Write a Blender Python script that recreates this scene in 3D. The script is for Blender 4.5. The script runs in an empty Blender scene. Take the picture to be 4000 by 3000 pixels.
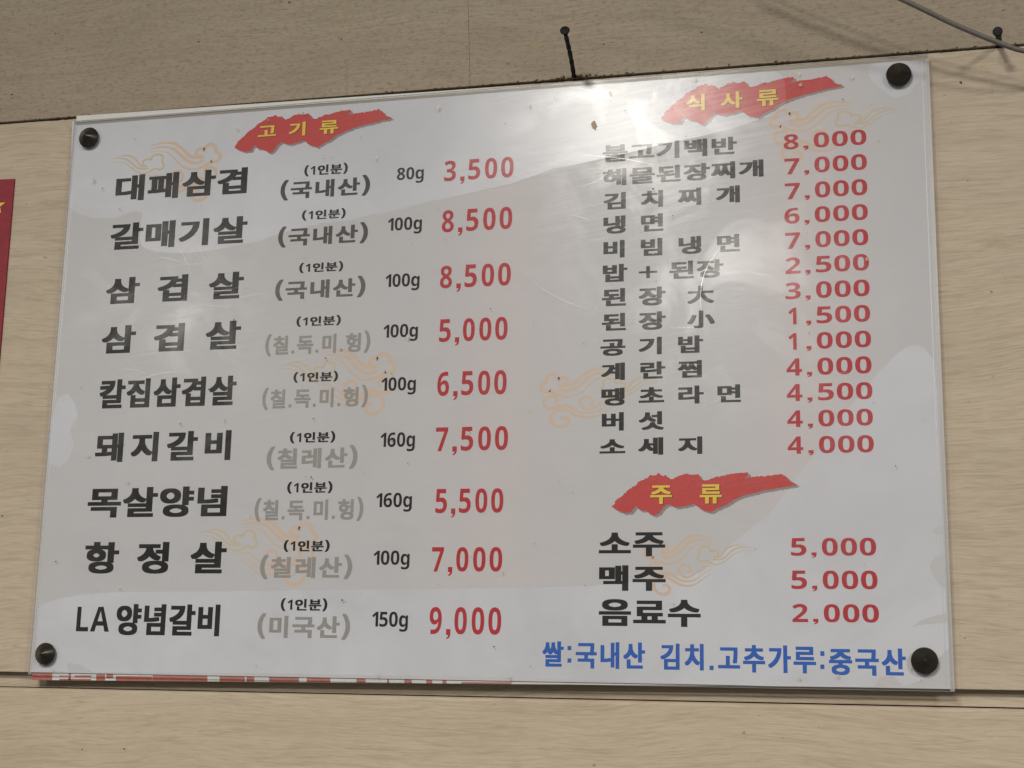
import bpy, bmesh, math, random
from mathutils import Vector, Matrix, noise
from mathutils.geometry import delaunay_2d_cdt

# ------------------------------------------------------------------ camera, world, lamps
S = bpy.context.scene
COL = S.collection
cam_d = bpy.data.cameras.new('camera'); cam = bpy.data.objects.new('camera', cam_d); COL.objects.link(cam)
cam_d.sensor_width = 36; cam_d.lens = 5760 / 4000 * 36; cam_d.clip_start = .05; cam_d.clip_end = 60
cam.matrix_world = Matrix(((0.97182443, 0.02934473, 0.23398798, 0.38780727),
                           (0.23500988, -0.20032864, -0.95113469, -1.37712668),
                           (0.01896566, 0.97932753, -0.20158777, -0.00376886),
                           (0, 0, 0, 1)))
S.camera = cam
W = bpy.data.worlds.new('World'); S.world = W; W.use_nodes = True
W.node_tree.nodes['Background'].inputs[0].default_value = (1.0, .96, .92, 1)
W.node_tree.nodes['Background'].inputs[1].default_value = AMB = 0.14
S.view_settings.view_transform = 'Standard'; S.view_settings.look = 'None'
S.view_settings.exposure = 0.12; S.view_settings.gamma = 1
S.cycles.transparent_max_bounces = 16

def lamp(name, loc, size, watt, color=(1, .95, .88)):
    d = bpy.data.lights.new(name, 'AREA'); d.shape = 'RECTANGLE'; d.size, d.size_y = size
    d.energy = watt; d.color = color
    o = bpy.data.objects.new(name, d); COL.objects.link(o); o.location = loc
    return o            # an area lamp looks straight down, as a ceiling fitting does
# four ceiling lamps of the room behind the camera, in two rows that run away from the wall
lamp('area_lamp', (-.27, -2.62, 1.62), (.30, .60), 84)
lamp('area_lamp', (-.20, -4.5, 1.62), (.25, .45), 120)
lamp('area_lamp', (-2.5, -4.3, 1.60), (.22, .32), 66)
lamp('area_lamp', (-4.4, -7.4, 1.60), (.35, .4), 62)
lamp('area_lamp', (2.4, -2.9, 1.62), (.5, .6), 104)  # added fill lamp outside the two rows, brightens the right side

# ------------------------------------------------------------------ the sheet layout, in millimetres on the board
TEXTS = [
 ('dish_name', '대패삼겹', -399.44, 504.06, -245.64, 533.4, 'N'),
 ('dish_name', '갈매기살', -401.06, 449.27, -242.43, 479.1, 'N'),
 ('dish_name', '삼 겹 살', -401.35, 389.27, -243.0, 418.24, 'N'),
 ('dish_name', '삼 겹 살', -402.04, 334.97, -242.94, 365.24, 'N'),
 ('dish_name', '칼집삼겹살', -399.81, 275.62, -244.31, 306.64, 'N'),
 ('dish_name', '돼지갈비', -399.86, 218.46, -246.71, 249.43, 'N3'),
 ('dish_name', '목살양념', -403.75, 160.5, -247.47, 191.82, 'N'),
 ('dish_name', '항 정 살', -402.53, 102.86, -244.7, 135.3, 'N'),
 ('dish_name', 'LA', -406.14, 44.11, -369.05, 69.05, 'B'),
 ('dish_name', '양념갈비', -361.57, 40.69, -247.76, 72.07, 'N'),
 ('portion_note', '(1인분)', -181.38, 518.57, -133.0, 530.94, 'P'),
 ('portion_note', '(1인분)', -181.51, 469.97, -133.11, 481.25, 'P'),
 ('portion_note', '(1인분)', -181.68, 412.99, -133.37, 424.02, 'P'),
 ('portion_note', '(1인분)', -181.79, 355.63, -133.33, 366.64, 'P'),
 ('portion_note', '(1인분)', -182.04, 296.95, -133.69, 307.98, 'P'),
 ('portion_note', '(1인분)', -182.52, 234.19, -133.85, 245.96, 'P'),
 ('portion_note', '(1인분)', -182.81, 182.99, -134.46, 194.99, 'P'),
 ('portion_note', '(1인분)', -183.41, 124.41, -134.69, 136.43, 'P'),
 ('portion_note', '(1인분)', -183.46, 66.07, -134.43, 78.8, 'P'),
 ('origin_note', '(국내산)', -207.11, 493.34, -107.65, 516.02, 'O1'),
 ('origin_note', '(국내산)', -206.9, 441.84, -107.85, 464.72, 'O2'),
 ('origin_note', '(국내산)', -207.11, 384.33, -108.26, 407.21, 'O3'),
 ('origin_note', '(칠.독.미.헝)', -214.87, 325.73, -100.67, 349.03, 'O4'),
 ('origin_note', '(칠.독.미.헝)', -214.99, 269.39, -100.85, 292.6, 'O4'),
 ('origin_note', '(칠레산)', -206.65, 207.11, -109.35, 231.31, 'O4'),
 ('origin_note', '(칠.독.미.헝)', -216.72, 155.0, -101.08, 179.0, 'O4'),
 ('origin_note', '(칠레산)', -207.66, 97.49, -110.27, 121.71, 'O4'),
 ('origin_note', '(미국산)', -206.99, 38.67, -109.93, 63.86, 'O4'),
 ('weight', '80g', -78.66, 503.54, -49.75, 521.26, 'G'),
 ('weight', '100g', -86.66, 449.08, -49.99, 467.33, 'G'),
 ('weight', '100g', -86.87, 389.04, -50.49, 407.34, 'G'),
 ('weight', '100g', -87.07, 336.21, -50.45, 354.29, 'G'),
 ('weight', '100g', -87.16, 281.26, -50.81, 299.39, 'G'),
 ('weight', '160g', -85.9, 223.83, -49.88, 243.16, 'G'),
 ('weight', '160g', -87.89, 163.67, -50.94, 182.56, 'G'),
 ('weight', '100g', -88.53, 107.16, -51.37, 125.64, 'G'),
 ('weight', '150g', -87.55, 47.09, -50.97, 66.28, 'G'),
 ('price', '3,500', -27.74, 499.28, 45.49, 525.26, 'R'),
 ('price', '8,500', -28.58, 444.4, 45.07, 472.04, 'R'),
 ('price', '8,500', -28.77, 385.43, 44.78, 413.28, 'R'),
 ('price', '5,000', -28.06, 329.74, 42.56, 357.43, 'R'),
 ('price', '6,500', -28.31, 274.45, 42.71, 303.25, 'R'),
 ('price', '7,500', -28.29, 219.05, 45.24, 247.04, 'R'),
 ('price', '5,500', -26.64, 157.66, 41.84, 185.72, 'R'),
 ('price', '7,000', -28.65, 100.9, 41.88, 128.7, 'R'),
 ('price', '9,000', -29.09, 40.62, 42.17, 71.06, 'R'),
 ('price', '8,000', 315.73, 511.6, 394.17, 528.92, 'S'),
 ('price', '7,000', 316.16, 486.24, 393.89, 504.03, 'S'),
 ('price', '7,000', 316.14, 460.86, 393.6, 478.84, 'S'),
 ('price', '6,000', 315.25, 436.18, 393.31, 453.84, 'S'),
 ('price', '7,000', 315.46, 411.14, 393.02, 429.01, 'S'),
 ('price', '2,500', 315.22, 386.3, 392.94, 404.34, 'S'),
 ('price', '3,000', 314.77, 361.19, 392.86, 379.4, 'S'),
 ('price', '1,500', 314.75, 336.47, 392.56, 354.64, 'S'),
 ('price', '1,000', 314.31, 311.93, 392.68, 329.82, 'S'),
 ('price', '4,000', 314.49, 286.88, 392.38, 305.19, 'S'),
 ('price', '4,500', 314.26, 262.46, 392.49, 280.51, 'S'),
 ('price', '4,000', 314.23, 237.77, 392.17, 255.36, 'S'),
 ('price', '4,000', 314.19, 212.6, 392.27, 230.6, 'S'),
 ('price', '5,000', 315.37, 117.78, 391.51, 135.89, 'S'),
 ('price', '5,000', 315.22, 87.39, 391.84, 106.16, 'S'),
 ('price', '2,000', 315.48, 57.69, 392.14, 75.86, 'S'),
 ('dish_name', '불고기백반', 137.24, 512.33, 270.59, 530.59, 'N'),
 ('dish_name', '해물된장찌개', 137.41, 487.51, 296.05, 505.11, 'N'),
 ('dish_name', '김 치 찌 개', 138.51, 462.56, 272.92, 480.06, 'M'),
 ('dish_name', '냉 면', 138.44, 437.61, 198.1, 455.91, 'M'),
 ('dish_name', '비 빔 냉 면', 138.6, 412.82, 272.32, 430.66, 'M'),
 ('dish_name', '밥', 138.07, 388.23, 162.62, 406.15, 'N'),
 ('dish_name', '+', 173.88, 390.53, 192.1, 402.56, 'B'),
 ('dish_name', '된장', 203.86, 387.93, 256.25, 406.09, 'N'),
 ('dish_name', '된', 137.31, 363.82, 161.1, 381.51, 'N'),
 ('dish_name', '장', 173.92, 362.71, 200.23, 381.34, 'N'),
 ('dish_name', '大', 221.31, 362.75, 246.88, 380.33, 'N'),
 ('dish_name', '된', 137.48, 339.06, 161.18, 356.5, 'N'),
 ('dish_name', '장', 173.96, 338.34, 200.18, 356.48, 'N'),
 ('dish_name', '小', 221.19, 338.33, 247.56, 355.63, 'N'),
 ('dish_name', '공 기 밥', 136.28, 313.83, 236.27, 331.11, 'M'),
 ('dish_name', '계 란 찜', 137.13, 289.62, 234.77, 306.79, 'M'),
 ('dish_name', '땡 초 라 면', 137.53, 264.46, 271.4, 281.94, 'M'),
 ('dish_name', '버 섯', 138.15, 239.92, 197.97, 257.91, 'M'),
 ('dish_name', '소 세 지', 136.06, 215.84, 234.69, 232.66, 'M'),
 ('dish_name', '소주', 136.08, 119.4, 199.3, 142.07, 'N'),
 ('dish_name', '맥주', 136.53, 87.19, 199.67, 111.07, 'N'),
 ('dish_name', '음료수', 136.55, 54.21, 232.12, 79.43, 'N'),
 ('origin_statement', '쌀', 82.86, 16.18, 103.26, 39.7, 'U'),
 ('origin_statement', '국내산', 114.84, 15.05, 180.31, 39.52, 'U'),
 ('origin_statement', '김치', 194.75, 14.82, 234.61, 38.88, 'U'),
 ('origin_statement', '고추가루', 247.74, 13.78, 335.72, 38.42, 'U'),
 ('origin_statement', '중국산', 347.19, 12.72, 414.22, 36.92, 'U'),
 ('origin_statement', '.', 106.91, 31.68, 110.55, 35.5, 'U'),
 ('origin_statement', '.', 107.04, 20.14, 110.67, 24.03, 'U'),
 ('origin_statement', '.', 239.86, 15.4, 243.57, 19.34, 'U'),
 ('origin_statement', '.', 339.74, 29.49, 343.31, 33.65, 'U'),
 ('origin_statement', '.', 339.48, 17.91, 343.04, 21.86, 'U'),
 ('heading', '고 기 류', -236.33, 564.51, -145.72, 579.92, 'Y'),
 ('heading', '식 사 류', 220.83, 560.24, 311.53, 577.39, 'Y'),
 ('heading', '주  류', 185.28, 168.66, 252.57, 186.72, 'Y'),
]
BRUSHES = [[(-263.0, 556.5), (-260.8, 559.4), (-258.0, 564.0), (-252.9, 568.1), (-247.3, 573.9), (-240.6, 577.9), (-236.7, 581.9), (-228.8, 585.3), (-226.0, 588.2), (-220.5, 588.7), (-217.1, 590.4), (-215.4, 588.0), (-210.4, 587.9), (-208.2, 586.1), (-206.0, 583.7), (-202.7, 584.9), (-197.1, 587.7), (-191.6, 589.3), (-184.9, 588.0), (-180.5, 589.1), (-178.3, 587.3), (-175.6, 582.6), (-170.7, 582.5), (-161.9, 585.9), (-155.3, 586.3), (-147.7, 588.5), (-137.9, 589.5), (-133.0, 589.4), (-131.9, 587.0), (-135.8, 583.6), (-126.0, 585.2), (-113.9, 585.5), (-110.9, 586.1), (-105.5, 586.9), (-101.2, 587.4), (-97.0, 584.6), (-93.8, 580.5), (-90.7, 578.8), (-85.4, 576.4), (-90.7, 575.3), (-99.3, 574.3), (-110.0, 572.2), (-117.6, 571.2), (-128.4, 568.5), (-138.2, 565.7), (-148.0, 561.3), (-152.3, 557.9), (-158.9, 555.1), (-163.3, 552.8), (-167.6, 550.2), (-172.0, 551.8), (-176.4, 553.0), (-179.1, 554.8), (-180.7, 556.9), (-184.0, 558.9), (-191.7, 556.7), (-200.5, 555.1), (-206.1, 557.5), (-208.8, 558.7), (-212.7, 555.8), (-216.6, 550.6), (-221.0, 547.2), (-224.9, 549.0), (-228.3, 551.9), (-234.9, 553.2), (-237.7, 555.0), (-237.7, 558.1), (-240.5, 555.6), (-243.9, 551.0), (-249.5, 550.4), (-255.1, 552.3), (-259.6, 554.7)], [(195.5, 554.1), (197.7, 557.0), (200.5, 561.7), (205.6, 565.8), (211.2, 571.6), (218.0, 575.7), (221.9, 579.8), (229.8, 583.2), (232.6, 586.1), (238.2, 586.6), (241.6, 588.4), (243.2, 586.0), (248.3, 585.9), (250.5, 584.1), (252.7, 581.8), (256.1, 582.9), (261.6, 585.8), (267.2, 587.4), (273.8, 586.2), (278.3, 587.3), (280.5, 585.5), (283.2, 580.8), (288.2, 580.8), (297.0, 584.2), (303.6, 584.7), (311.3, 586.9), (321.1, 587.9), (326.0, 587.9), (327.1, 585.5), (323.2, 582.1), (333.0, 583.7), (345.2, 584.2), (348.2, 584.7), (353.6, 585.6), (357.9, 586.1), (362.2, 583.4), (365.3, 579.3), (368.5, 577.6), (373.8, 575.2), (368.5, 574.1), (359.9, 573.1), (349.1, 570.9), (341.5, 569.8), (330.6, 567.0), (320.8, 564.2), (311.0, 559.7), (306.6, 556.2), (300.0, 553.4), (295.6, 551.1), (291.2, 548.5), (286.8, 550.0), (282.5, 551.2), (279.7, 553.0), (278.1, 555.1), (274.8, 557.1), (267.0, 554.8), (258.2, 553.1), (252.7, 555.5), (249.9, 556.6), (246.0, 553.8), (242.1, 548.5), (237.6, 545.1), (233.7, 546.9), (230.4, 549.8), (223.6, 551.0), (220.8, 552.8), (220.8, 555.9), (218.0, 553.4), (214.7, 548.7), (209.0, 548.2), (203.4, 550.0), (198.9, 552.3)], [(148.0, 166.1), (150.2, 168.8), (153.0, 173.2), (158.0, 177.0), (163.6, 182.5), (170.2, 186.3), (174.1, 190.1), (181.8, 193.3), (184.6, 196.1), (190.1, 196.5), (193.5, 198.1), (195.1, 195.9), (200.1, 195.8), (202.3, 194.1), (204.5, 191.9), (207.8, 192.9), (213.2, 195.6), (218.7, 197.2), (225.3, 196.0), (229.7, 197.0), (231.8, 195.3), (234.5, 190.9), (239.4, 190.8), (248.1, 194.0), (254.6, 194.5), (262.2, 196.5), (271.9, 197.5), (276.7, 197.4), (277.8, 195.2), (273.9, 192.0), (283.6, 193.5), (295.6, 193.8), (298.6, 194.3), (303.9, 195.1), (308.2, 195.6), (312.4, 193.1), (315.5, 189.2), (318.6, 187.6), (323.8, 185.3), (318.5, 184.3), (310.1, 183.3), (299.4, 181.3), (292.0, 180.3), (281.2, 177.8), (271.6, 175.2), (261.9, 170.9), (257.6, 167.7), (251.1, 165.1), (246.7, 162.9), (242.4, 160.5), (238.1, 161.9), (233.8, 163.0), (231.1, 164.7), (229.5, 166.7), (226.2, 168.6), (218.6, 166.5), (209.8, 164.9), (204.4, 167.2), (201.7, 168.3), (197.8, 165.6), (194.0, 160.7), (189.6, 157.4), (185.7, 159.1), (182.4, 161.9), (175.8, 163.0), (173.0, 164.7), (173.0, 167.7), (170.3, 165.3), (166.9, 160.9), (161.4, 160.4), (155.8, 162.1), (151.4, 164.4)]]
POCKETS = [[(-459.05, 601.1), (-453.68, 501.47), (-441.68, 492.3), (-424.52, 487.08), (-402.23, 485.26), (-390.3, 487.7), (-382.31, 490.9), (-374.15, 491.72), (-365.77, 489.39), (-366.12, 458.23), (-361.16, 450.21), (-348.88, 445.44), (-325.47, 442.16), (-298.72, 441.79), (-272.37, 444.48), (-246.28, 448.17), (-231.71, 449.8), (-206.11, 457.26), (-186.91, 461.24), (-161.42, 465.47), (-125.85, 467.82), (-104.55, 472.21), (-79.56, 475.11), (-48.67, 481.97), (-24.07, 485.43), (4.01, 489.87), (44.16, 496.46), (62.11, 502.07), (85.94, 509.1), (115.59, 513.24), (142.65, 517.51), (168.34, 521.82), (203.09, 528.48), (231.8, 532.48), (265.96, 539.04), (301.21, 548.43), (304.61, 551.18), (310.24, 553.76), (314.75, 555.81), (318.17, 560.36), (318.91, 569.94), (317.54, 586.99), (313.14, 592.21), (308.71, 595.99)], [(-451.2, 67.0), (-444.98, 71.78), (-429.47, 76.59), (-403.47, 81.43), (-364.42, 83.93), (-300.08, 84.75), (-210.63, 85.87), (-89.1, 87.42), (52.1, 89.31), (130.77, 91.72), (163.87, 95.04), (233.38, 104.17), (256.08, 126.65), (272.23, 139.47), (295.0, 156.51), (311.24, 177.9), (322.09, 192.89), (332.9, 205.72), (349.17, 227.14), (360.14, 246.52), (376.29, 262.51), (387.12, 275.36), (397.97, 289.2), (405.47, 295.55), (411.95, 303.04), (419.44, 309.39), (426.85, 313.53), (434.12, 314.15), (440.21, 310.85), (444.13, 305.22), (448.04, 299.61), (449.92, 267.88), (449.77, 146.64), (443.67, 144.59), (440.35, 141.68), (444.24, 138.32), (450.22, 137.46), (450.0, 121.25), (442.69, 118.36), (437.63, 111.32), (438.2, 105.12), (444.97, 93.99), (450.38, 89.9), (450.34, 68.21), (440.74, 66.1), (428.64, 61.93), (418.85, 55.71), (428.5, 57.84), (450.81, 60.07), (451.52, 37.78), (443.32, 29.6), (426.76, 9.2), (410.72, 4.09), (403.04, 12.83), (391.01, 11.82), (386.73, 2.84), (350.4, 2.17), (292.55, 1.93), (183.6, 3.3), (53.74, 5.3), (-205.96, 5.37), (-383.76, 3.41), (-389.22, 6.55), (-397.33, 10.12), (-410.57, 12.24), (-413.54, 10.34), (-410.84, 3.44), (-449.22, 3.29), (-450.77, 59.56)], [(397.26, 590.91), (404.41, 596.54), (419.7, 598.58), (434.75, 595.37), (447.33, 585.72), (446.05, 573.96), (433.57, 560.77), (420.58, 558.49), (407.96, 569.95), (399.56, 580.18)], [(-427.88, 282.79), (-423.32, 267.73), (-431.79, 253.04), (-425.06, 238.06), (-429.17, 223.36), (-440.2, 213.71), (-453.13, 218.85), (-455.49, 238.67), (-453.31, 268.47), (-448.55, 288.36), (-438.04, 293.08)]]
STROKES = [([(502, 525), (552, 510), (586, 475), (581, 425), (544, 390), (502, 395), (482, 415), (461, 370), (420, 340), (370, 345), (328, 385), (320, 445), (283, 470), (258, 515), (274, 565), (328, 585), (374, 575), (385, 580), (440, 620), (540, 660), (640, 665), (740, 635), (830, 560), (920, 460), (1000, 405), (1120, 380), (1230, 380)], 28, 0), ([(480, 545), (540, 578), (620, 580), (700, 545), (780, 480), (860, 400), (940, 350), (1040, 330), (1150, 335), (1240, 345)], 24, 0), ([(470, 512), (540, 490), (590, 500), (650, 495), (720, 440), (800, 360), (880, 300), (960, 275), (1060, 270), (1180, 290), (1250, 305)], 26, 0), ([(1240, 590), (1300, 570), (1320, 520), (1290, 490), (1240, 485), (1205, 490), (1190, 450), (1150, 430), (1090, 430), (1050, 460), (1050, 530), (1025, 570), (1035, 620), (1080, 640), (1150, 620), (1200, 655), (1290, 680), (1380, 655), (1460, 600), (1550, 530), (1640, 495), (1750, 487), (1860, 492)], 16, 1), ([(1230, 610), (1300, 612), (1380, 600), (1450, 545), (1530, 480), (1620, 445), (1720, 440), (1800, 455)], 13, 1), ([(1250, 585), (1340, 570), (1400, 500), (1450, 450), (1530, 415), (1620, 410), (1700, 425)], 13, 1), ([(424, 765), (453, 735), (453, 685), (420, 655), (370, 655), (320, 685), (299, 745), (320, 805), (378, 835), (461, 815), (545, 795), (610, 805), (700, 860), (790, 905), (880, 915), (970, 900), (1050, 850), (1130, 790), (1230, 740)], 24, 0), ([(880, 800), (905, 780), (908, 735), (880, 695), (840, 680), (790, 690), (755, 740), (770, 800), (820, 850), (890, 855), (960, 820), (1040, 760), (1120, 715), (1200, 705), (1280, 715)], 22, 0), ([(510, 988), (545, 970), (590, 980), (615, 1030), (590, 1080), (520, 1100), (440, 1075), (390, 1010), (395, 940), (440, 880), (520, 855), (600, 870), (700, 930), (800, 970), (880, 980), (980, 960), (1060, 910), (1150, 850), (1220, 800)], 26, 0)]
MOTIFS = [(178.09, 123.64, 0.06467, -0.066), (74.77, 286.18, 0.07841, -0.06763), (300.86, 543.22, 0.08133, -0.06918), (-71.43, 311.24, -0.08062, -0.08073), (-275.66, 548.99, -0.08559, -0.08198), (-146.06, 140.22, -0.08359, -0.07945)]

# ------------------------------------------------------------------ helpers
def tag(o, label=None, cat=None, group=None, kind=None):
    if label: o['label'] = label
    if cat: o['category'] = cat
    if group: o['group'] = group
    if kind: o['kind'] = kind
    return o
def empty(name, loc=(0, 0, 0)):
    o = bpy.data.objects.new(name, None); o.location = loc; o.empty_display_size = .02; COL.objects.link(o); return o
def mesh_obj(name, verts, faces, mat, parent=None, smooth=False):
    me = bpy.data.meshes.new(name); me.from_pydata(verts, [], faces); me.materials.append(mat)
    if smooth:
        me.polygons.foreach_set('use_smooth', [True] * len(me.polygons))
    o = bpy.data.objects.new(name, me); COL.objects.link(o)
    if parent: o.parent = parent
    return o
def bm_obj(name, bm, mat, parent=None, smooth=False):
    me = bpy.data.meshes.new(name); bm.to_mesh(me); bm.free()
    for m in (mat if isinstance(mat, (list, tuple)) else [mat]): me.materials.append(m)
    if smooth: me.polygons.foreach_set('use_smooth', [True] * len(me.polygons))
    o = bpy.data.objects.new(name, me); COL.objects.link(o)
    if parent: o.parent = parent
    return o
def slab(front, y0, y1, bevel=0.0, segs=2):
    """closed slab from a front outline [(x,z)...] (counter-clockwise seen from -y); y0 front, y1 back"""
    bm = bmesh.new()
    f = [bm.verts.new((x, y0 if not callable(y0) else y0(x, z), z)) for x, z in front]
    b = [bm.verts.new((x, y1 if not callable(y1) else y1(x, z), z)) for x, z in front]
    bm.faces.new(f); bm.faces.new(b[::-1])
    n = len(f)
    for i in range(n): bm.faces.new((f[(i + 1) % n], f[i], b[i], b[(i + 1) % n]))
    bmesh.ops.recalc_face_normals(bm, faces=bm.faces)
    if bevel:
        fe = [e for e in bm.edges if e.verts[0] in f and e.verts[1] in f]
        bmesh.ops.bevel(bm, geom=fe, offset=bevel, segments=segs, profile=.5, affect='EDGES')
    return bm

class NT:
    def __init__(s, name):
        s.m = bpy.data.materials.new(name); s.m.use_nodes = True; s.t = s.m.node_tree; s.t.nodes.clear()
        s.out = s.n('ShaderNodeOutputMaterial')
    def n(s, kind, **kw):
        q = s.t.nodes.new(kind)
        for k, v in kw.items():
            if k.startswith('i_'):
                key = k[2:].replace('_', ' ')
                q.inputs[int(key) if key.isdigit() else key].default_value = v
            else: setattr(q, k, v)
        return q
    def l(s, a, b): s.t.links.new(a, b)
    def noise(s, vec, scale, detail=3, rough=.5, dist=0, sc=(1, 1, 1)):
        mp = s.n('ShaderNodeMapping'); mp.inputs['Scale'].default_value = sc; s.l(vec, mp.inputs[0])
        q = s.n('ShaderNodeTexNoise'); q.inputs['Scale'].default_value = scale; q.inputs['Detail'].default_value = detail
        q.inputs['Roughness'].default_value = rough; q.inputs['Distortion'].default_value = dist
        s.l(mp.outputs[0], q.inputs['Vector']); return q.outputs['Fac']
    def ramp(s, fac, a, b, lo=0., hi=1.):
        q = s.n('ShaderNodeMapRange'); q.inputs['From Min'].default_value = a; q.inputs['From Max'].default_value = b
        q.inputs['To Min'].default_value = lo; q.inputs['To Max'].default_value = hi; s.l(fac, q.inputs[0]); return q.outputs[0]
    def mixc(s, fac, a, b, mode='MIX'):
        q = s.n('ShaderNodeMix', data_type='RGBA', blend_type=mode)
        for sock, v in ((q.inputs[0], fac), (q.inputs[6], a), (q.inputs[7], b)):
            if isinstance(v, (int, float)): sock.default_value = v
            elif isinstance(v, tuple): sock.default_value = (*v, 1)
            else: s.l(v, sock)
        return q.outputs[2]
    def math(s, op, a, b=None):
        q = s.n('ShaderNodeMath', operation=op)
        for sock, v in ((q.inputs[0], a), (q.inputs[1], b)):
            if v is None: continue
            if isinstance(v, (int, float)): sock.default_value = v
            else: s.l(v, sock)
        return q.outputs[0]

def mat_simple(name, col, rough=.5, spec=.3, metal=0, var=0.0, vscale=400):
    s = NT(name); p = s.n('ShaderNodeBsdfPrincipled')
    p.inputs['Roughness'].default_value = rough; p.inputs['Metallic'].default_value = metal
    p.inputs['Specular IOR Level'].default_value = spec
    if var:
        g = s.n('ShaderNodeNewGeometry'); f = s.noise(g.outputs['Position'], vscale, 4, .6)
        c = s.mixc(s.ramp(f, .3, .7), tuple(x * (1 - var) for x in col), tuple(min(1, x * (1 + var)) for x in col))
        s.l(c, p.inputs['Base Color'])
    else: p.inputs['Base Color'].default_value = (*col, 1)
    s.l(p.outputs[0], s.out.inputs[0]); return s.m

def mat_wood(name, base, dark, light, speck, seed=0., stain=.35, fuzzy=0., grain=1.):
    """printed wood-grain laminate: long horizontal streaks, cathedral swirls, grease specks"""
    s = NT(name); g = s.n('ShaderNodeNewGeometry'); off = s.n('ShaderNodeVectorMath', operation='ADD')
    off.inputs[1].default_value = (seed * 3.1, 0, seed * 1.7); s.l(g.outputs['Position'], off.inputs[0]); P = off.outputs[0]
    # slow warp of the height gives the cathedral figure
    warp = s.noise(P, 2.3, 2, .5, 0, (1.0, 0, 1.6))
    w2 = s.math('MULTIPLY', s.math('SUBTRACT', warp, .5), .085)
    cx = s.n('ShaderNodeCombineXYZ'); s.l(w2, cx.inputs['Z'])
    add = s.n('ShaderNodeVectorMath', operation='ADD'); s.l(P, add.inputs[0]); s.l(cx.outputs[0], add.inputs[1]); Q = add.outputs[0]
    st1 = s.noise(Q, 1, 4, .60, .35, (15, 1, 250)); st2 = s.noise(Q, 1, 4, .62, .2, (50, 1, 640)); st3 = s.noise(Q, 1, 2, .5, 0, (2.4, 1, 46))
    blotch = s.noise(P, 9, 3, .55, 0, (1, 1, 2))
    c = s.mixc(s.math('MULTIPLY', s.ramp(st3, .32, .68), .45), base, light)
    c = s.mixc(s.math('MULTIPLY', s.ramp(st1, .50, .68), .40 * grain), c, dark)
    ln = s.noise(Q, 1, 2.5, .5, .25, (5, 1, 120)); rid = s.ramp(s.math('ABSOLUTE', s.math('SUBTRACT', ln, .5)), .004, .030, 1, 0)
    ln2 = s.noise(Q, 1, 2, .5, .2, (7.5, 1, 180)); rid2 = s.ramp(s.math('ABSOLUTE', s.math('SUBTRACT', ln2, .47)), .003, .026, 1, 0)
    brk = s.ramp(s.noise(P, 1, 3, .6, 0, (12, 1, 60)), .32, .60)
    c = s.mixc(s.math('MULTIPLY', s.math('MULTIPLY', s.math('MAXIMUM', rid, rid2), brk), .62 * grain), c, dark)
    c = s.mixc(s.math('MULTIPLY', s.ramp(st2, .50, .66), .40 * grain), c, dark)
    c = s.mixc(s.math('MULTIPLY', s.ramp(st2, .46, .32), .40 * grain), c, light)
    c = s.mixc(s.math('MULTIPLY', s.ramp(blotch, .45, .75), stain), c, tuple(x * .82 for x in base))
    if fuzzy:
        fz = s.noise(P, 1, 6, .72, .4, (150, 1, 330)); c = s.mixc(s.math('MULTIPLY', s.ramp(fz, .50, .66), fuzzy), c, dark)
        fz2 = s.noise(P, 1, 4, .7, .3, (60, 1, 130)); c = s.mixc(s.math('MULTIPLY', s.ramp(fz2, .56, .72), fuzzy * .8), c, (.27, .20, .10))
    sp = s.noise(P, 130, 2, .5, .6, (1, 1, 1.2)); sp2 = s.noise(P, 9, 2, .5)
    m = s.math('MULTIPLY', s.ramp(sp, .735, .78), s.ramp(sp2, .45, .6))
    c = s.mixc(s.math('MULTIPLY', m, speck), c, (.10, .065, .03))
    gp = s.noise(P, 38, 3, .6, 1.0); c = s.mixc(s.math('MULTIPLY', s.ramp(gp, .66, .76), .38 * speck), c, (.30, .22, .09))
    p = s.n('ShaderNodeBsdfPrincipled'); s.l(c, p.inputs['Base Color']); p.inputs['Specular IOR Level'].default_value = .22
    s.l(s.ramp(st1, .3, .7, .48, .66), p.inputs['Roughness'])
    bmp = s.n('ShaderNodeBump'); bmp.inputs['Strength'].default_value = .35; bmp.inputs['Distance'].default_value = .0006
    s.l(s.math('ADD', st1, st2), bmp.inputs['Height']); s.l(bmp.outputs[0], p.inputs['Normal'])
    s.l(p.outputs[0], s.out.inputs[0]); return s.m

M_wall = mat_wood('laminate_light', (.395, .330, .246), (.285, .230, .165), (.46, .396, .308), .75, 0, .4)
M_low = mat_wood('laminate_lower', (.400, .330, .240), (.290, .232, .163), (.47, .402, .308), .5, 5.3, .35)
M_up = mat_wood('laminate_greyish', (.285, .238, .178), (.190, .150, .100), (.345, .295, .23), 1., 9.1, .4, .85, .5)
M_edge = mat_simple('laminate_edge', (.20, .145, .085), .7, .2, 0, .25, 200)
M_crust = mat_simple('brown_grime', (.085, .052, .022), .85, .2, 0, .5, 900)
M_iron = mat_simple('black_iron', (.006, .0055, .005), .6, .2, 0, .4, 900)
M_cord = mat_simple('grey_cord', (.115, .104, .092), .45, .4, 0, .12, 300)
M_redposter = mat_simple('red_poster', (.200, .018, .028), .5, .3, 0, .12, 120)
M_star = mat_simple('star_yellow', (.62, .42, .06), .5)
M_oldwhite = mat_simple('old_white', (.52, .52, .50), .55, .3, 0, .05, 60)
M_oldred = mat_simple('old_red_print', (.33, .10, .08), .5, .3, 0, .2, 500)

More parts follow.
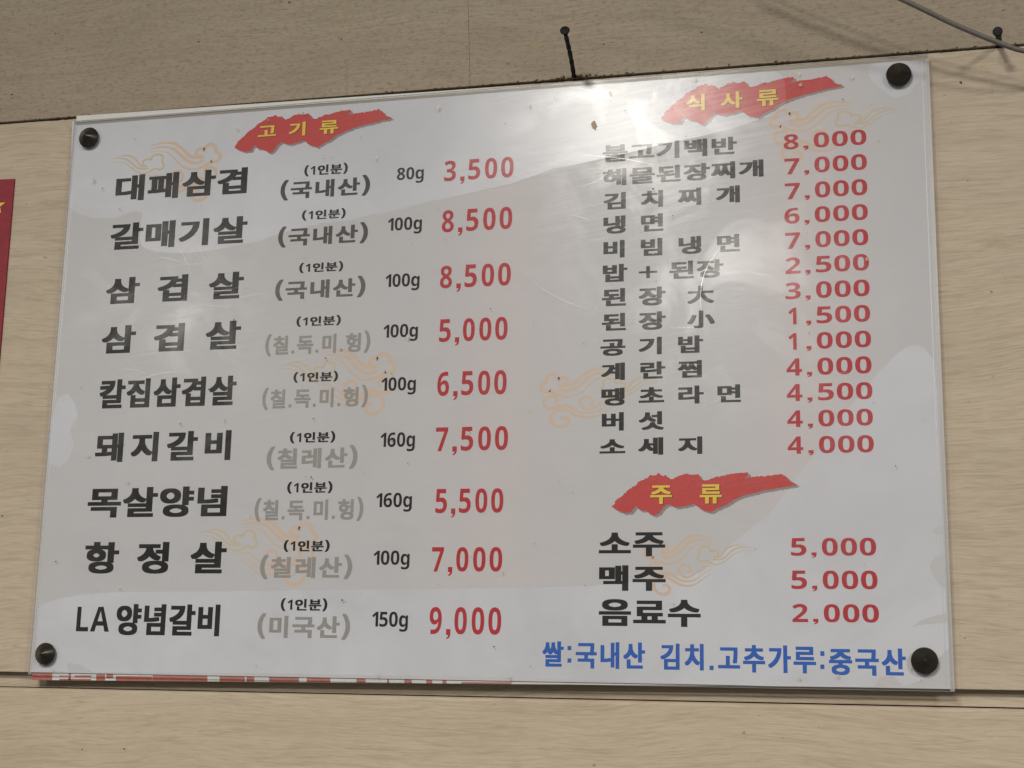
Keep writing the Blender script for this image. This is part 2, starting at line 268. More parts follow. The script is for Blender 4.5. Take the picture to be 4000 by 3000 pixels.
# paper of the menu: near-white with very pale pink vertical tints
def mat_paper():
    s = NT('menu_paper'); g = s.n('ShaderNodeNewGeometry'); sep = s.n('ShaderNodeSeparateXYZ'); s.l(g.outputs['Position'], sep.inputs[0])
    P = g.outputs['Position']
    c = (.418, .417, .435)
    def band(x0, w):
        d = s.math('ABSOLUTE', s.math('SUBTRACT', sep.outputs[0], x0)); return s.ramp(d, w, 0, 0, 1)
    col = s.mixc(s.math('MULTIPLY', band(.035, .10), .55), c, (.472, .420, .425))
    col = s.mixc(s.math('MULTIPLY', band(.335, .09), .6), col, (.472, .420, .425))
    col = s.mixc(s.math('MULTIPLY', s.ramp(s.noise(P, 4, 2), .4, .7), .25), col, (.415, .41, .41))
    lines = s.noise(P, 1, 4, .6, 0, (10, 1, 500)); col = s.mixc(s.math('MULTIPLY', s.ramp(lines, .5, .8), .16), col, (.365, .355, .35))
    p = s.n('ShaderNodeBsdfPrincipled'); s.l(col, p.inputs['Base Color']); p.inputs['Roughness'].default_value = .6; p.inputs['Specular IOR Level'].default_value = .1
    s.l(p.outputs[0], s.out.inputs[0]); return s.m
M_paper = mat_paper()

def ink(name, col, var=.0): return mat_simple(name, col, .6, .08, 0, var, 700)
INK = {'black': ink('ink_black', (.004, .0038, .0036), .3), 'o1': ink('ink_dark_grey', (.040, .036, .036), .2), 'o2': ink('ink_mid_grey', (.062, .056, .056), .2),
       'o3': ink('ink_grey', (.095, .088, .088), .15), 'o4': ink('ink_pale_grey', (.232, .224, .214), .08),
       'red': ink('ink_red', (.34, .018, .026), .1), 'blue': ink('ink_blue', (.014, .085, .36), .12), 'yellow': ink('ink_yellow', (.60, .43, .05), .08),
       'brush': ink('ink_brush_red', (.40, .044, .042), .12), 'shade': ink('ink_drop_grey', (.20, .19, .19)), 'darkshade': ink('ink_drop_dark', (.10, .012, .012)),
       'cloud': ink('ink_peach', (.485, .375, .295)), 'cloud2': ink('ink_ochre', (.45, .375, .27))}

def mat_acrylic():
    """clear acrylic, dulled by wiping marks and grease: transparent + glossy coat whose haze and roughness vary"""
    s = NT('clear_acrylic'); g = s.n('ShaderNodeNewGeometry'); P = g.outputs['Position']
    tr = s.n('ShaderNodeBsdfTransparent'); tr.inputs[0].default_value = (.975, .98, .975, 1)
    gl = s.n('ShaderNodeBsdfGlossy'); gl.inputs[0].default_value = (1, 1, 1, 1)
    gl2 = s.n('ShaderNodeBsdfGlossy'); gl2.inputs[0].default_value = (1, 1, 1, 1)
    rot = s.n('ShaderNodeMapping'); rot.inputs['Rotation'].default_value = (0, math.radians(9), 0); s.l(P, rot.inputs[0]); R = rot.outputs[0]
    sc1 = s.noise(R, 1, 5, .65, .6, (9, 1, 420)); sc2 = s.noise(R, 1, 4, .6, 1.2, (40, 1, 900)); blot = s.noise(P, 14, 4, .6, 1.0); fine = s.noise(P, 420, 3, .7)
    big = s.noise(P, 4.5, 3, .6, .8)
    scr = s.math('MULTIPLY', s.ramp(sc1, .45, .75), s.ramp(big, .35, .65))
    s.l(s.ramp(scr, 0, 1, .19, .30), gl.inputs['Roughness'])
    gl2.inputs['Roughness'].default_value = .42
    fr = s.n('ShaderNodeFresnel'); fr.inputs['IOR'].default_value = 1.49
    f1 = s.math('MULTIPLY', fr.outputs[0], s.math('ADD', .05, s.math('ADD', s.math('MULTIPLY', scr, .26), s.math('MULTIPLY', s.ramp(blot, .46, .72), .34))))
    f1 = s.math('ADD', f1, s.math('MULTIPLY', s.math('MULTIPLY', s.ramp(sc2, .55, .8), s.ramp(fine, .45, .7)), .014))
    mx = s.n('ShaderNodeMixShader'); s.l(f1, mx.inputs[0]); s.l(tr.outputs[0], mx.inputs[1]); s.l(gl.outputs[0], mx.inputs[2])
    m2 = s.n('ShaderNodeMixShader'); m2.inputs[0].default_value = .0035; s.l(mx.outputs[0], m2.inputs[1]); s.l(gl2.outputs[0], m2.inputs[2])
    # thin grease film scatters a little light
    df = s.n('ShaderNodeBsdfDiffuse'); df.inputs[0].default_value = (.72, .69, .64, 1)
    m3 = s.n('ShaderNodeMixShader'); s.l(s.ramp(s.math('MULTIPLY', blot, big), .15, .5, .004, .018), m3.inputs[0]); s.l(m2.outputs[0], m3.inputs[1]); s.l(df.outputs[0], m3.inputs[2])
    s.l(m3.outputs[0], s.out.inputs[0])
    return s.m
M_acr = mat_acrylic()
def mat_mixt(name, col, fac, rough=.3, gloss=.3):
    s = NT(name); tr = s.n('ShaderNodeBsdfTransparent'); d = s.n('ShaderNodeBsdfDiffuse'); d.inputs[0].default_value = (*col, 1)
    g = s.n('ShaderNodeBsdfGlossy'); g.inputs['Roughness'].default_value = rough
    a = s.n('ShaderNodeMixShader'); a.inputs[0].default_value = gloss; s.l(d.outputs[0], a.inputs[1]); s.l(g.outputs[0], a.inputs[2])
    b = s.n('ShaderNodeMixShader'); b.inputs[0].default_value = fac; s.l(tr.outputs[0], b.inputs[1]); s.l(a.outputs[0], b.inputs[2])
    s.l(b.outputs[0], s.out.inputs[0]); return s.m
M_aedge = mat_mixt('acrylic_cut_edge', (.60, .63, .66), .72, .25, .15)
M_aback = mat_mixt('acrylic_back', (.8, .8, .8), .01, .3, .5)
M_edgeglow = mat_mixt('painted_edge_glow', (.68, .70, .74), .45, .25, .3)
M_pocket = mat_mixt('air_pocket_film', (.60, .64, .70), .015, .22, .9)
def mat_tone():
    s = NT('pale_film'); g = s.n('ShaderNodeNewGeometry'); P = g.outputs['Position']; d = s.n('ShaderNodeBsdfDiffuse')
    f = s.ramp(s.noise(P, 7, 4, .6, .8), .35, .65)
    s.l(s.mixc(f, (.440, .444, .474), (.488, .494, .530)), d.inputs[0]); s.l(d.outputs[0], s.out.inputs[0]); return s.m
M_ptone = mat_tone()

# ------------------------------------------------------------------ wall
wall = tag(slab_o := bm_obj('wall', slab([(-1.1, -.6), (1.1, -.6), (1.1, 1.2), (-1.1, 1.2)], .0345, .09), M_edge), kind='structure')
def zt(x): return .6091 - .00246 * (x + .5545)
X0, X1 = -1.05, 1.05
# middle panel, proud of the recessed strip under it
bm_obj('panel', slab([(X0, .0022 + .0), (X1, .0022), (X1, zt(X1) - .0013), (X0, zt(X0) - .0013)], .0115, .030, .0006), M_wall, wall)
bm_obj('recessed_strip', slab([(X0, -.0125), (X1, -.0125), (X1, .0045), (X0, .0045)], .0225, .0335, 0), M_wall, wall)
bm_obj('panel', slab([(X0, -.55), (X1, -.55), (X1, -.0138), (X0, -.0132)], .0130, .0325, .0036, 5), M_low, wall)
T10 = math.tan(math.radians(11))
def up(x0, x1):
    y = lambda x, z: .0085 - (z - .608) * T10
    return slab([(x0, zt(x0)), (x1, zt(x1)), (x1, 1.15), (x0, 1.15)], y, lambda x, z: y(x, z) + .018, .0003, 1)
bm_obj('panel', up(X0, -.0041), M_up, wall); bm_obj('panel', up(-.00395, X1), M_up, wall)

# ------------------------------------------------------------------ glyph engine (lettering printed on the sheet)
MB = {c: chr(0x1D7EC + i) for i, c in enumerate('0123456789')}; MB.update(g=chr(0x1D5F4), L=chr(0x1D5DF), A=chr(0x1D5D4))
RAW = {}
def load_glyphs(chars):
    obs = {}
    for c in chars:
        cu = bpy.data.curves.new('glyph', 'FONT'); cu.body = MB.get(c, c); cu.resolution_u = 5
        o = bpy.data.objects.new('glyph', cu); COL.objects.link(o); obs[c] = o
    dg = bpy.context.evaluated_depsgraph_get(); dg.update()
    for c, o in obs.items():
        me = bpy.data.meshes.new_from_object(o.evaluated_get(dg))
        me.calc_loop_triangles()
        RAW[c] = [[(me.vertices[i].co.x, me.vertices[i].co.y) for i in t.vertices] for t in me.loop_triangles]
        bpy.data.meshes.remove(me); cu = o.data; bpy.data.objects.remove(o); bpy.data.curves.remove(cu)
def hull(pts):
    pts = sorted(set(pts))
    def half(p):
        h = []
        for q in p:
            while len(h) > 1 and (h[-1][0] - h[-2][0]) * (q[1] - h[-2][1]) - (h[-1][1] - h[-2][1]) * (q[0] - h[-2][0]) <= 1e-12: h.pop()
            h.append(q)
        return h
    a, b = half(pts), half(pts[::-1]); return a[:-1] + b[:-1]
CACHE = {}
def glyph(c, bx, by):
    key = (c, bx, by)
    if key in CACHE: return CACHE[key]
    if c == '.': r = ([(0, 0), (.15, 0), (.15, .15), (0, .15)], [(0, 1, 2, 3)])
    elif c == ',': r = ([(0, .42), (0, 1), (.62, 1), (.62, .45), (.52, .2), (.3, .04), (.06, 0), (.04, .12), (.22, .2), (.32, .42)], [(3, 2, 1, 0, 9), (3, 9, 8, 4), (4, 8, 7, 5), (5, 7, 6)])
    elif c == '+':
        r = ([(0, .3), (.32, .3), (.32, 0), (.48, 0), (.48, .3), (.8, .3), (.8, .42), (.48, .42), (.48, .72), (.32, .72), (.32, .42), (0, .42)],
             [(0, 1, 10, 11), (2, 3, 4, 1), (4, 5, 6, 7), (7, 8, 9, 10), (1, 4, 7, 10)])
    else:
        V, Fc = [], []
        for t in RAW[c]:
            if bx or by: h = hull([(round(x + sx * bx, 5), round(y + sy * by, 5)) for x, y in t for sx in (-1, 1) for sy in (-1, 1)])
            else: h = hull([(round(x, 5), round(y, 5)) for x, y in t])
            if len(h) < 3: continue
            n = len(V); V += [Vector(p) for p in h]; Fc.append(list(range(n, n + len(h))))
        v, _, f, _a, _b, src = delaunay_2d_cdt(V, [], Fc, 1, 1e-5, True)
        r = ([(p.x, p.y) for p in v], [tuple(q) for q, s_ in zip(f, src) if s_])
    used = {i for f in r[1] for i in f}
    xs = [r[0][i][0] for i in used]; ys = [r[0][i][1] for i in used]
    CACHE[key] = (r[0], r[1], (min(xs), min(ys), max(xs), max(ys))); return CACHE[key]

STY = {  # bold x, bold y, hangul advance, space, ink
    'N': (.046, .026, .97, .45, 'black'), 'N3': (.046, .026, 1.10, .45, 'black'), 'M': (.046, .026, .95, .43, 'black'), 'B': (0, 0, .95, .4, 'black'),
    'P': (.044, .026, .98, .4, 'black'), 'O1': (.040, .026, 1.0, .4, 'o1'), 'O2': (.040, .026, 1.0, .4, 'o2'), 'O3': (.040, .026, 1.0, .4, 'o3'), 'O4': (.040, .026, 1.0, .4, 'o4'),
    'G': (0, 0, .9, .3, 'black'), 'R': (-.0, 0, 1, .3, 'red'), 'S': (0, 0, 1, .3, 'red'), 'U': (.040, .024, 1.02, .4, 'blue'), 'Y': (.034, .020, .97, .53, 'yellow')}
PARTS = []      # the separate syllables of the last line laid out
def is_h(c): return ord(c) > 0x2E80
def place(V, Fc, g, mapx, mapz):
    n = len(V); V += [(mapx(x), mapz(y)) for x, y in g[0]]
    Fc += [tuple(n + i for i in f) for f in g[1]]
def layout(txt, sty, x0, z0, x1, z1):
    """2-D verts (mm) and faces of a line of lettering fitted in its box"""
    bx, by, adv, sp, _ = STY[sty]; V, Fc = [], []
    if sty in 'RS':
        slots = {'R': [(0, .17), (.235, .297), (.35, .522), (.59, .765), (.822, 1)], 'S': [(0, .183), (.243, .302), (.367, .553), (.588, .778), (.81, 1)]}[sty]
        W_, H_ = x1 - x0, z1 - z0; dz = .15 if sty == 'R' else .10; ch = .31 if sty == 'R' else .27
        for c, (a, b) in zip(txt, slots):
            g = glyph(c, -0.0, 0); q = g[2]
            lo, hi = (0, ch) if c == ',' else (dz, 1)
            if c == '1': a, b = a + .17 * (b - a), b - .30 * (b - a)
            fx = (x0 + a * W_, (b - a) * W_ / (q[2] - q[0])); fz = (z0 + lo * H_, (hi - lo) * H_ / (q[3] - q[1]))
            place(V, Fc, g, lambda x: fx[0] + (x - q[0]) * fx[1], lambda y: fz[0] + (y - q[1]) * fz[1])
        return V, Fc
    cur = 0; items = []
    for c in txt:
        if c == ' ': cur += sp; continue
        if is_h(c): items.append((glyph(c, bx, by), cur, None)); cur += adv
        else:
            b2 = (bx, by) if c in '()' else (0, 0)
            g = glyph(c, *b2); q = g[2]
            if c in '()':   # brackets: drawn as tall as the syllables
                hh = 1.12 if sty[0] == 'O' else 1.05; zz = -.16 if sty[0] == 'O' else -.14
                items.append((g, cur - q[0] * 1.0 + (.02 if c == ')' else 0), (zz, hh))); cur += (q[2] - q[0]) + (.10 if c == '(' else .05)
            elif c == '1' and sty == 'P': items.append((g, cur - q[0] * .8 + .03, (-.03, .82))); cur += .56
            elif c == '.': items.append((g, cur + .05, (-.06, .15))); cur += .34
            else: items.append((g, cur - q[0], None)); cur += (q[2] - q[0]) + .075
    tmp = []
    for g, dx, zr in items:
        q = g[2]
        if zr: k = zr[1] / (q[3] - q[1]); tmp.append([(x + dx, zr[0] + (y - q[1]) * k) for x, y in g[0]])
        else: tmp.append([(x + dx, y) for x, y in g[0]])
    pts = [t[i] for t, (g, *_x) in zip(tmp, items) for f in g[1] for i in f]
    a, b, c_, d = min(p[0] for p in pts), min(p[1] for p in pts), max(p[0] for p in pts), max(p[1] for p in pts)
    kx, kz = (x1 - x0) / (c_ - a), (z1 - z0) / (d - b)
    PARTS.clear()
    for t, (g, *_x) in zip(tmp, items):
        PARTS.append(([(x0 + (x - a) * kx, z0 + (y - b) * kz) for x, y in t], list(g[1])))
        n = len(V); V += [(x0 + (x - a) * kx, z0 + (y - b) * kz) for x, y in t]; Fc += [tuple(n + i for i in f) for f in g[1]]
    return V, Fc
def print_mesh(name, V, Fc, y, mat, parent):
    o = mesh_obj(name, [(x / 1000, y, z / 1000) for x, z in V], Fc, mat, parent)
    me = o.data                      # all faces look at the reader
    bm = bmesh.new(); bm.from_mesh(me)
    loose = [v for v in bm.verts if not v.link_faces]; bmesh.ops.delete(bm, geom=loose, context='VERTS')
    for f in bm.faces:
        f.normal_update()
        if f.normal.y > 0: f.normal_flip()
    bm.to_mesh(me); bm.free(); return o
def polygon(pts):
    v, _, f, *_r = delaunay_2d_cdt([Vector(p) for p in pts], [], [list(range(len(pts)))], 1, 1e-4)
    return [(p.x, p.y) for p in v], [tuple(q) for q in f]
load_glyphs(sorted({c for t in TEXTS for c in t[1] if c not in ' .+,'}))

# ------------------------------------------------------------------ menu board
BW, BH = .9095, .600
board = tag(empty('menu_board', (0, .003, 0)), 'large clear acrylic menu board with Korean dishes in black and prices in red', 'menu board')
board_off = Vector((0, .003, 0))
def onboard(o): o.parent = board; o.location = -board_off; return o
# acrylic sheet: front face / cut edges / back face carry their own finish
bm = slab([(-BW / 2, 0), (BW / 2, 0), (BW / 2, BH), (-BW / 2, BH)], 0, .003, .0004, 1)
bm.normal_update()
for f in bm.faces: f.material_index = 0 if f.normal.y < -.9 else (2 if f.normal.y > .9 else 1)
onboard(bm_obj('acrylic_sheet', bm, [M_acr, M_aedge, M_aback]))
# pale strips just inside the cut edges, painting the reflections seen through the sheet
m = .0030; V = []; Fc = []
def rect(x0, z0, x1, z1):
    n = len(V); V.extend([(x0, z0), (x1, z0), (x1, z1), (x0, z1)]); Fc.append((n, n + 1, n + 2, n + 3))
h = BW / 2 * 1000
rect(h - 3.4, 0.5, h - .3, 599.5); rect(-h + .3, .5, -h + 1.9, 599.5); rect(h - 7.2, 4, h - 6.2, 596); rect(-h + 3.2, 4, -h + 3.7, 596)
tag(onboard(print_mesh('painted_edge_lines', V, Fc, .00308, M_edgeglow, None)), kind='stuff')
M_gapshade = mat_mixt('painted_gap_shade', (.26, .22, .16), .62, .6, .05)  # shade of the top margin, painted as a brown-grey strip
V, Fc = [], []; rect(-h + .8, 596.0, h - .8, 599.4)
onboard(print_mesh('gap_shade_strip', V, Fc, .00306, M_gapshade, None))
# the printed sheet
sheet_o = onboard(bm_obj('printed_sheet', slab([(-BW / 2 + .0016, .0022), (BW / 2 - .0032, .0022), (BW / 2 - .0032, BH - .0042), (-BW / 2 + .0016, BH - .0042)], .0035, .0043, .0001, 1), M_paper))
for i, pts in enumerate(POCKETS):
    v, f = polygon(pts); k = onboard(print_mesh('air_pocket', v, f, .00318 + i * .00001, M_pocket, None)); print_mesh('film_tone', v, f, .003475 + i * .000004, M_ptone, k)
# lettering
for name, txt, x0, z0, x1, z1, sty in TEXTS:
    if sty == 'Y': continue
    if txt == '.': v, f = [(x0, z0), (x1, z0), (x1, z1), (x0, z1)], [(0, 1, 2, 3)]
    else: v, f = layout(txt, sty, x0, z0, x1, z1)
    for v, f in (list(PARTS) if ' ' in txt else [(v, f)]):      # widely spaced syllables are parts of their own
        onboard(print_mesh(name, v, f, .00332, INK[STY[sty][4]], None))
# brush-stroke headings, each with its shadow print and yellow letters
def rough_edge(pts, seed):
    out = []; n = len(pts)
    for i in range(n):
        a, b = Vector(pts[i]), Vector(pts[(i + 1) % n]); d = b - a; k = max(1, int(d.length / 1.1)); nn = Vector((-d.y, d.x)).normalized() if d.length else Vector((0, 0))
        for j in range(k):
            p = a + d * j / k; q = noise.noise((p.x * .9, p.y * .9, seed)) * 1.0 + noise.noise((p.x * 2.6, p.y * 2.6, seed + 7)) * .6
            out.append(tuple(p + nn * q))
    return out
ys = [t for t in TEXTS if t[6] == 'Y']
for i, pts in enumerate(BRUSHES):
    rp = rough_edge(pts, i * 3.3)
    v, f = polygon(rp); b = onboard(print_mesh('brush_mark', v, f, .00338, INK['brush'], None))
    sh = print_mesh('drop_shadow', [(x + 2.3, z - 1.9) for x, z in v], f, .00342, INK['shade'], b)
    _, txt, x0, z0, x1, z1, _s = ys[i]
    v, f = layout(txt, 'Y', x0, z0, x1, z1)
    for v, f in list(PARTS):
        print_mesh('heading_letter', v, f, .00330, INK['yellow'], b)
        print_mesh('letter_shadow', [(x + .8, z - .7) for x, z in v], f, .00334, INK['darkshade'], b)
# cloud ornaments
def catmull(p, k=7):
    out = []; q = [p[0]] + list(p) + [p[-1]]
    for i in range(1, len(q) - 2):
        a, b, c, d = (Vector(w) for w in q[i - 1:i + 3])
        for j in range(k):
            t = j / k; out.append(.5 * ((2 * b) + (c - a) * t + (2 * a - 5 * b + 4 * c - d) * t * t + (3 * b - a - 3 * c + d) * t ** 3))
    out.append(Vector(p[-1])); return out
for mi, (ax, az, sx, sz) in enumerate(MOTIFS):
    V1, F1, V2, F2 = [], [], [], []
    root = onboard(empty('cloud_ornament'))
    for si, (pts, w, kind) in enumerate(STROKES):
        c = catmull(pts); n = len(c); Vv, Ff = [], []
        for j, p in enumerate(c):
            t = c[min(j + 1, n - 1)] - c[max(j - 1, 0)]; t = t.normalized() if t.length else Vector((1, 0)); nn = Vector((-t.y, t.x))
            u = j / (n - 1); ww = w * .86 * min(1, (u / .05) ** .5 if u < .05 else 1) * (1 if u < .62 else max(.16, 1 - (u - .62) / .38 * .9))
            for sg in (1, -1):
                e = p + nn * ww * sg; Vv.append((ax + (e.x - 225) * sx, az + (e.y - 500) * sz))
            if j: Ff.append((2 * j - 2, 2 * j - 1, 2 * j + 1, 2 * j))
        print_mesh('cloud_line', Vv, Ff, .00346 - si * .000005, INK['cloud2' if kind else 'cloud'], root)
# dirt on the board: fly specks, grease drops
random.seed(4)
def blob(x, z, rx, rz, n=9):
    a0 = random.random() * 6; return [(x + rx * math.cos(a0 + i * 6.283 / n) * random.uniform(.7, 1.2), z + rz * math.sin(a0 + i * 6.283 / n) * random.uniform(.7, 1.2)) for i in range(n)]
M_speck = mat_simple('fly_speck', (.05, .035, .02), .8, .1); M_grease = mat_mixt('grease_smear', (.42, .33, .16), .45, .4, .1)
M_blot = mat_simple('glue_blot', (.40, .30, .19), .7, .2)
V, Fc = [], []
for i in range(95):
    r = random.choice([.35, .4, .45, .55, .8]); p = blob(random.uniform(-445, 445), random.uniform(8, 590), r * random.uniform(.7, 1.3), r)
    n = len(V); V += p; Fc.append(tuple(range(n, n + len(p))))
tag(onboard(print_mesh('dirt_specks', V, Fc, -.00012, M_speck, None)), kind='stuff')
V, Fc = [], []
for i in range(26):
    x, z = random.uniform(-430, 440), random.choice([random.uniform(20, 560), 596 - abs(random.gauss(0, 9)), 4 + abs(random.gauss(0, 8))])
    p = blob(x, z, random.uniform(.8, 2.2), random.uniform(1.0, 3.0), 11); n = len(V); V += p; Fc.append(tuple(range(n, n + len(p))))
tag(onboard(print_mesh('grease_smears', V, Fc, -.00018, M_grease, None)), kind='stuff')
M_scr = mat_mixt('scratch_glint', (.62, .60, .56), .15, .25, .35)
V, Fc = [], []
def scratch(x0, z0, x1, z1, bend, w):
    a, e = Vector((x0, z0)), Vector((x1, z1)); d = e - a; nn = Vector((-d.y, d.x)).normalized(); k = 12; n = len(V)
    for i in range(k + 1):
        t = i / k; p = a + d * t + nn * bend * 4 * t * (1 - t); ww = w * math.sin(math.pi * min(1, max(.08, t))) * .5 + .02
        V.extend([tuple(p + nn * ww), tuple(p - nn * ww)])
        if i: Fc.append((n + 2 * i - 2, n + 2 * i - 1, n + 2 * i + 1, n + 2 * i))
scratch(255, 418, 236, 350, -9, .75)
for q in [(-345, 438, -310, 428, 2, .5), (-330, 460, -300, 410, 4, .4), (-300, 462, -280, 425, -3, .35), (-360, 300, -300, 310, 6, .5), (120, 520, 190, 505, 2, .35), (60, 400, 130, 360, -6, .35)]: scratch(*q)
for i in range(46):
    x, z = random.choice([(random.gauss(-330, 60), random.gauss(370, 90)), (random.gauss(230, 90), random.gauss(380, 110)), (random.uniform(-430, 430), random.uniform(20, 580))])
    if not (-440 < x < 430 and 10 < z < 585): continue
    a = random.gauss(0, .35); L = random.uniform(8, 46); scratch(x, z, min(x + L * math.cos(a), 440), z + L * math.sin(a), random.uniform(-2.5, 2.5), random.uniform(.14, .32))
for i in range(24):
    p = blob(random.uniform(-440, 440), random.uniform(10, 590), .38, .38, 7); n = len(V); V += p; Fc.append(tuple(range(n, n + 7)))
tag(onboard(print_mesh('scratches', V, Fc, -.00009, M_scr, None)), kind='stuff')
v = blob(128.4, 552.2, 2.6, 3.9, 16); onboard(print_mesh('brown_blot', v, [tuple(range(16))], -.0002, M_blot, None))
# ------------------------------------------------------------------ older board behind
old = tag(empty('old_board', (0, .008, 0)), 'older white board with red print peeking out behind the acrylic menu board', 'sign board')
def onold(o): o.parent = old; o.location = (0, -.008, 0); return o
OC = [(-.4530, -.0056), (.440, .0030), (.440, .5985), (-.4556, .6080)]
onold(bm_obj('backing_panel', slab(OC, .0052, .0082, .0003, 1), M_oldwhite))
V, Fc = [], []
def fx(F): return -456 + (F - 62) * .4875
def seg(a, b, lo, hi):
    for F0, F1 in ((a, b),):
        x0, x1 = fx(F0), fx(F1); zb = lambda x: -5.45 + (x + 453) * .00963
        p = [(x0 + .3, zb(x0) + lo), (x1, zb(x1) + lo), (x1 - .4, zb(x1) + hi), (x0, zb(x0) + hi)]; n = len(V); V.extend(p); Fc.append((n, n + 1, n + 2, n + 3))
seg(68, 116, .1, 14)
for a, b, lo, hi in [(132, 153, 3.6, 4.6), (153, 159, .1, 14), (167, 206, 3.2, 4.8), (132, 206, .1, 1.4), (217, 238, .1, 6), (240, 256, 2.2, 14), (262, 345, .1, 4.4), (345, 468, .1, 5.5), (494, 550, .1, 5), (553, 571, .1, 5), (602, 667, .1, 5), (683, 734, .1, 5), (788, 808, .1, 5), (852, 857, .1, 5), (888, 904, .1, 5), (933, 946, .1, 4), (966, 975, .1, 4), (1005, 1106, .1, 1.6)]: seg(a, b, lo, hi)
tag(onold(print_mesh('red_print', V, Fc, .00512, M_oldred, None)), kind='stuff')

# ------------------------------------------------------------------ cone-headed fixing screws
def mat_cone():
    s = NT('blackened_brass'); g = s.n('ShaderNodeNewGeometry'); p = s.n('ShaderNodeBsdfPrincipled')
    f = s.noise(g.outputs['Position'], 180, 5, .6, .5)
    s.l(s.mixc(s.ramp(f, .40, .75), (.054, .049, .040), (.078, .070, .054)), p.inputs['Base Color'])
    p.inputs['Metallic'].default_value = .85; s.l(s.ramp(f, .3, .7, .26, .34), p.inputs['Roughness'])
    s.l(p.outputs[0], s.out.inputs[0]); return s.m
M_cone = mat_cone(); M_bolt = mat_simple('dull_bolt', (.10, .09, .08), .4, .5, .8)
def lathe(prof, n=48):
    bm = bmesh.new(); rings = []
    for r, y in prof:
        rings.append([bm.verts.new((r * math.cos(i * 2 * math.pi / n), y, r * math.sin(i * 2 * math.pi / n))) for i in range(n)] if r > 1e-6 else [bm.verts.new((0, y, 0))])
    for a, b in zip(rings, rings[1:]):
        for i in range(n):
            j = (i + 1) % n
            if len(a) == 1: bm.faces.new((a[0], b[j], b[i]))
            elif len(b) == 1: bm.faces.new((a[i], a[j], b[0]))
            else: bm.faces.new((a[i], a[j], b[j], b[i]))
    bmesh.ops.recalc_face_normals(bm, faces=bm.faces); return bm
first = None
for (x, z, rr, dy, lb) in [(-.4344, .5785, .0116, 0, 'black cone-headed screw in the upper left corner, beside the small red cloud heading'),
                        (.4262, .5803, .0119, 0, 'black cone-headed screw in the upper right corner, below the grey cord'),
                        (-.4362, .0209, .0112, 0, 'tarnished cone-headed screw in the lower left corner above the red printed strip'),
                        (.4301, .0263, .0118, 0, 'tarnished cone-headed screw at the end of the blue text line')]:
    lb = lb.replace('beside the small red cloud heading', 'nearest the white strip on top')
    if first is None:
        r = empty('cone_screw', (x, 0, z)); first = r
        c = bm_obj('cone_cap', lathe([(0, -.0105), (.0007, -.0101), (.0018, -.0092), (.0112, -.0024), (.0117, -.0017), (.0116, -.0003), (.0100, -.0003), (0, -.0003)]), M_cone, r, False)
        c.data.polygons.foreach_set('use_smooth', [True] * len(c.data.polygons))
        b = bm_obj('bolt', lathe([(0, -.0003), (.003, -.0003), (.003, .0114), (0, .0114)], 16), M_bolt, r)
    else:
        r = first.copy(); COL.objects.link(r); r.location = (x, 0, z)
        for ch in (c, b): q = ch.copy(); COL.objects.link(q); q.parent = r
    r.scale = (rr / .0117, 1, rr / .0117)
    tag(r, lb, 'screw', 'cone-headed screws holding the acrylic menu board')

# ------------------------------------------------------------------ nails
def tube(path, radii, n=14, cap=True):
    bm = bmesh.new(); rings = []
    P = [Vector(p) for p in path]; up_ = Vector((.3, .2, 1)).normalized()
    for i, p in enumerate(P):
        t = (P[min(i + 1, len(P) - 1)] - P[max(i - 1, 0)]).normalized(); a = t.cross(up_)
        if a.length < 1e-3: a = t.cross(Vector((1, 0, 0)))
        a.normalize(); b = t.cross(a); r = radii[i] if isinstance(radii, (list, tuple)) else radii
        rings.append([bm.verts.new(p + (a * math.cos(k * 2 * math.pi / n) + b * math.sin(k * 2 * math.pi / n)) * r) for k in range(n)])
    for a, b in zip(rings, rings[1:]):
        for i in range(n): bm.faces.new((a[i], a[(i + 1) % n], b[(i + 1) % n], b[i]))
    if cap: bm.faces.new(rings[0]); bm.faces.new(rings[-1][::-1])
    bmesh.ops.recalc_face_normals(bm, faces=bm.faces); return bm
def nail(base, head, label, hr=.0048, sr=.0022):
    b, h = Vector(base), Vector(head); root = empty('nail', b); d = h - b; L = d.length; dn = d.normalized()
    N = 16; path = []; rad = []
    for i in range(N + 1):
        t = i / N; path.append(d * t * .97 + Vector((.0006 * math.sin(t * 3.1), 0, .0004 * math.sin(t * 5))))
        rad.append(sr * (1 + .13 * math.sin(i * 2.4)) * (1.08 if t < .1 else 1))
    rad[-1] = sr * 1.35
    bm_obj('shank', tube(path, rad), M_iron, root, True)
    q = [d * .965, d * .982, d * .990, d * 1.0, d * 1.004]; bm_obj('nail_head', tube(q, [sr * 1.4, hr * .8, hr, hr * .97, hr * .75], 20), M_iron, root, True)
    tag(root, label, 'nail'); return root
NAIL1 = ((.1055, .013, .6080), (0.1114, -0.066, 0.6253))
nail(NAIL1[0], NAIL1[1], 'long black nail sticking up out of the wall above the middle of the menu board')
nail((.5198, .012, .6080), (0.5153, -0.034, 0.6016), 'black nail behind the grey cord near the upper right corner', .0046, .0026)

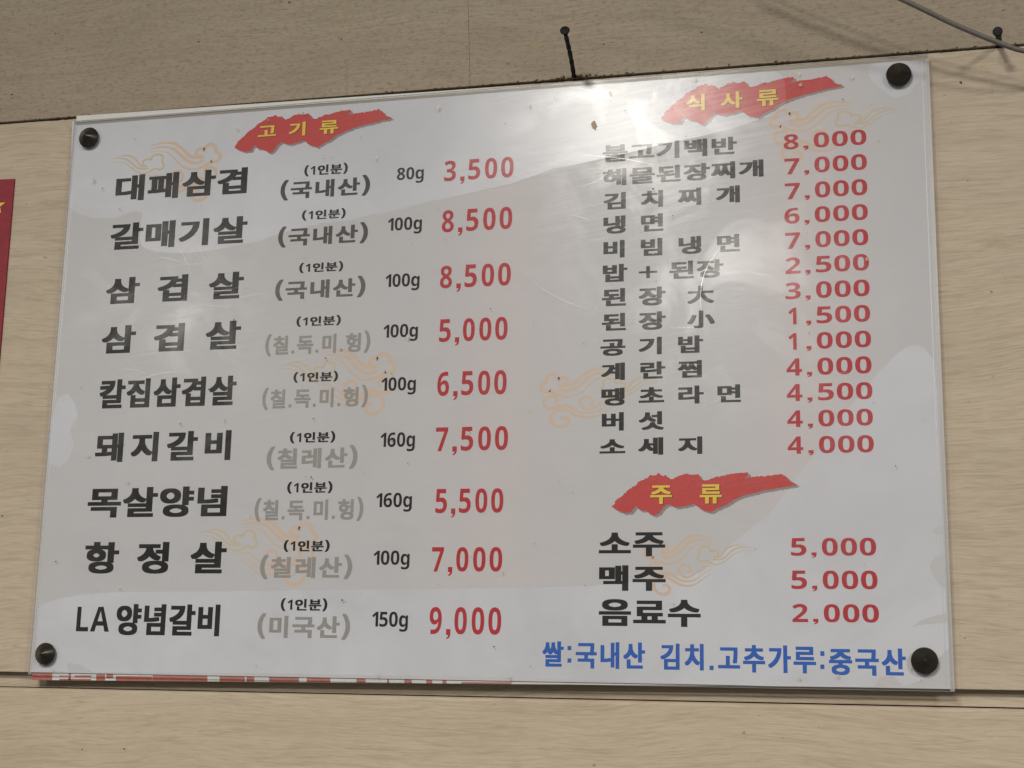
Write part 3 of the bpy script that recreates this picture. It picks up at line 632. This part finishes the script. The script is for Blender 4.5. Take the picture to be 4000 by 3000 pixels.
# ------------------------------------------------------------------ cord
cp = [tuple(p) for p in [[0.2698, -0.115, 0.7061], [0.3441, -0.095, 0.6656], [0.4342, -0.07, 0.6218], [0.4751, -0.055, 0.6029], [0.5148, -0.042, 0.5869], [0.5373, -0.036, 0.5794], [0.5692, -0.03, 0.5756]]]
def cat3(p, k=10):
    out = []; q = [p[0]] + list(p) + [p[-1]]
    for i in range(1, len(q) - 2):
        a, b, c_, d = (Vector(w) for w in q[i - 1:i + 3])
        for j in range(k):
            t = j / k; out.append(.5 * ((2 * b) + (c_ - a) * t + (2 * a - 5 * b + 4 * c_ - d) * t * t + (3 * b - a - 3 * c_ + d) * t ** 3))
    out.append(Vector(p[-1])); return out
cc = cat3(cp)
tag(bm_obj('cord', tube(cc, [.0024] * len(cc), 16), M_cord, None, True), 'grey electric cord hanging across the upper right corner over a nail', 'cord')

# ------------------------------------------------------------------ red poster at the left edge
pr = empty('red_poster', (-.6, .0112, .4)); tag(pr, 'dark red poster with a yellow star, cut off at the left edge', 'poster')
def onp(o): o.parent = pr; o.location = (.6, -.0112, -.4); return o
onp(bm_obj('poster_board', slab([(-.80, .22), (-.5259, .22), (-.5285, .5408), (-.80, .5455)], .0090, .0112, .0002, 1), M_redposter))
sc_ = (-.5473, .5102); V = []
for i in range(10):
    a = math.radians(90 + 36 * i); r = 10.8 if i % 2 == 0 else 4.2; V.append((sc_[0] * 1000 + r * math.cos(a), sc_[1] * 1000 + r * math.sin(a)))
v, f = polygon(V); onp(print_mesh('star', v, f, .00885, M_star, None))

# ------------------------------------------------------------------ grime along the joint, crumbs and flecks on the wall
random.seed(11)
bm = bmesh.new()
def lump(x, y, z, r, sx=1.5):
    mtx = Matrix.Translation((x, y, z)) @ Matrix.Diagonal((r * random.uniform(.8, sx), r * .5, r * random.uniform(.5, 1.0), 1))
    q = bmesh.ops.create_icosphere(bm, subdivisions=1, radius=1, matrix=mtx)
    for v in q['verts']: v.co += Vector((random.uniform(-1, 1), random.uniform(-.5, .5), random.uniform(-1, 1))) * r * .22
def jy(): return .0082
for i in range(420):   # crust along the underside of the upper panel
    x = random.choice([random.uniform(-.54, .54), random.gauss(0.05, .09), random.gauss(.10, .02), random.gauss(-.47, .02), random.uniform(.3, .54)])
    if not -.56 < x < .56: continue
    lump(x, jy() + random.uniform(0, .001), zt(x) + random.gauss(.0001, .0006), random.uniform(.0003, .00105), 2.4)
for i in range(26): x = random.gauss(.1055, .010); lump(x, .0075, zt(x) + random.uniform(-.0004, .003), random.uniform(.0006, .0016))
tag(bm_obj('joint_grime', bm, M_crust), 'brown crust of dirt along the joint above the menu board', 'grime', kind='stuff')
bm = bmesh.new()
for i in range(70):
    x, z = random.uniform(-.56, .56), random.uniform(-.1, .76)
    if -.46 < x < .46 and -.02 < z < .607: continue
    y = .0085 - (z - .608) * T10 if z > .61 else (.0115 if z > .003 else .013)
    if -.016 < z < .003: continue
    lump(x, y, z, random.choice([.0005, .0006, .0008, .0012]), 1.6)
lump(.4835, .0115, .5732, .0014, 1.1); lump(.4842, .0115, .5718, .0013, 1.0)
tag(bm_obj('wall_flecks', bm, M_crust), 'small brown dirt flecks stuck to the wood-grain wall', 'dirt', kind='stuff')
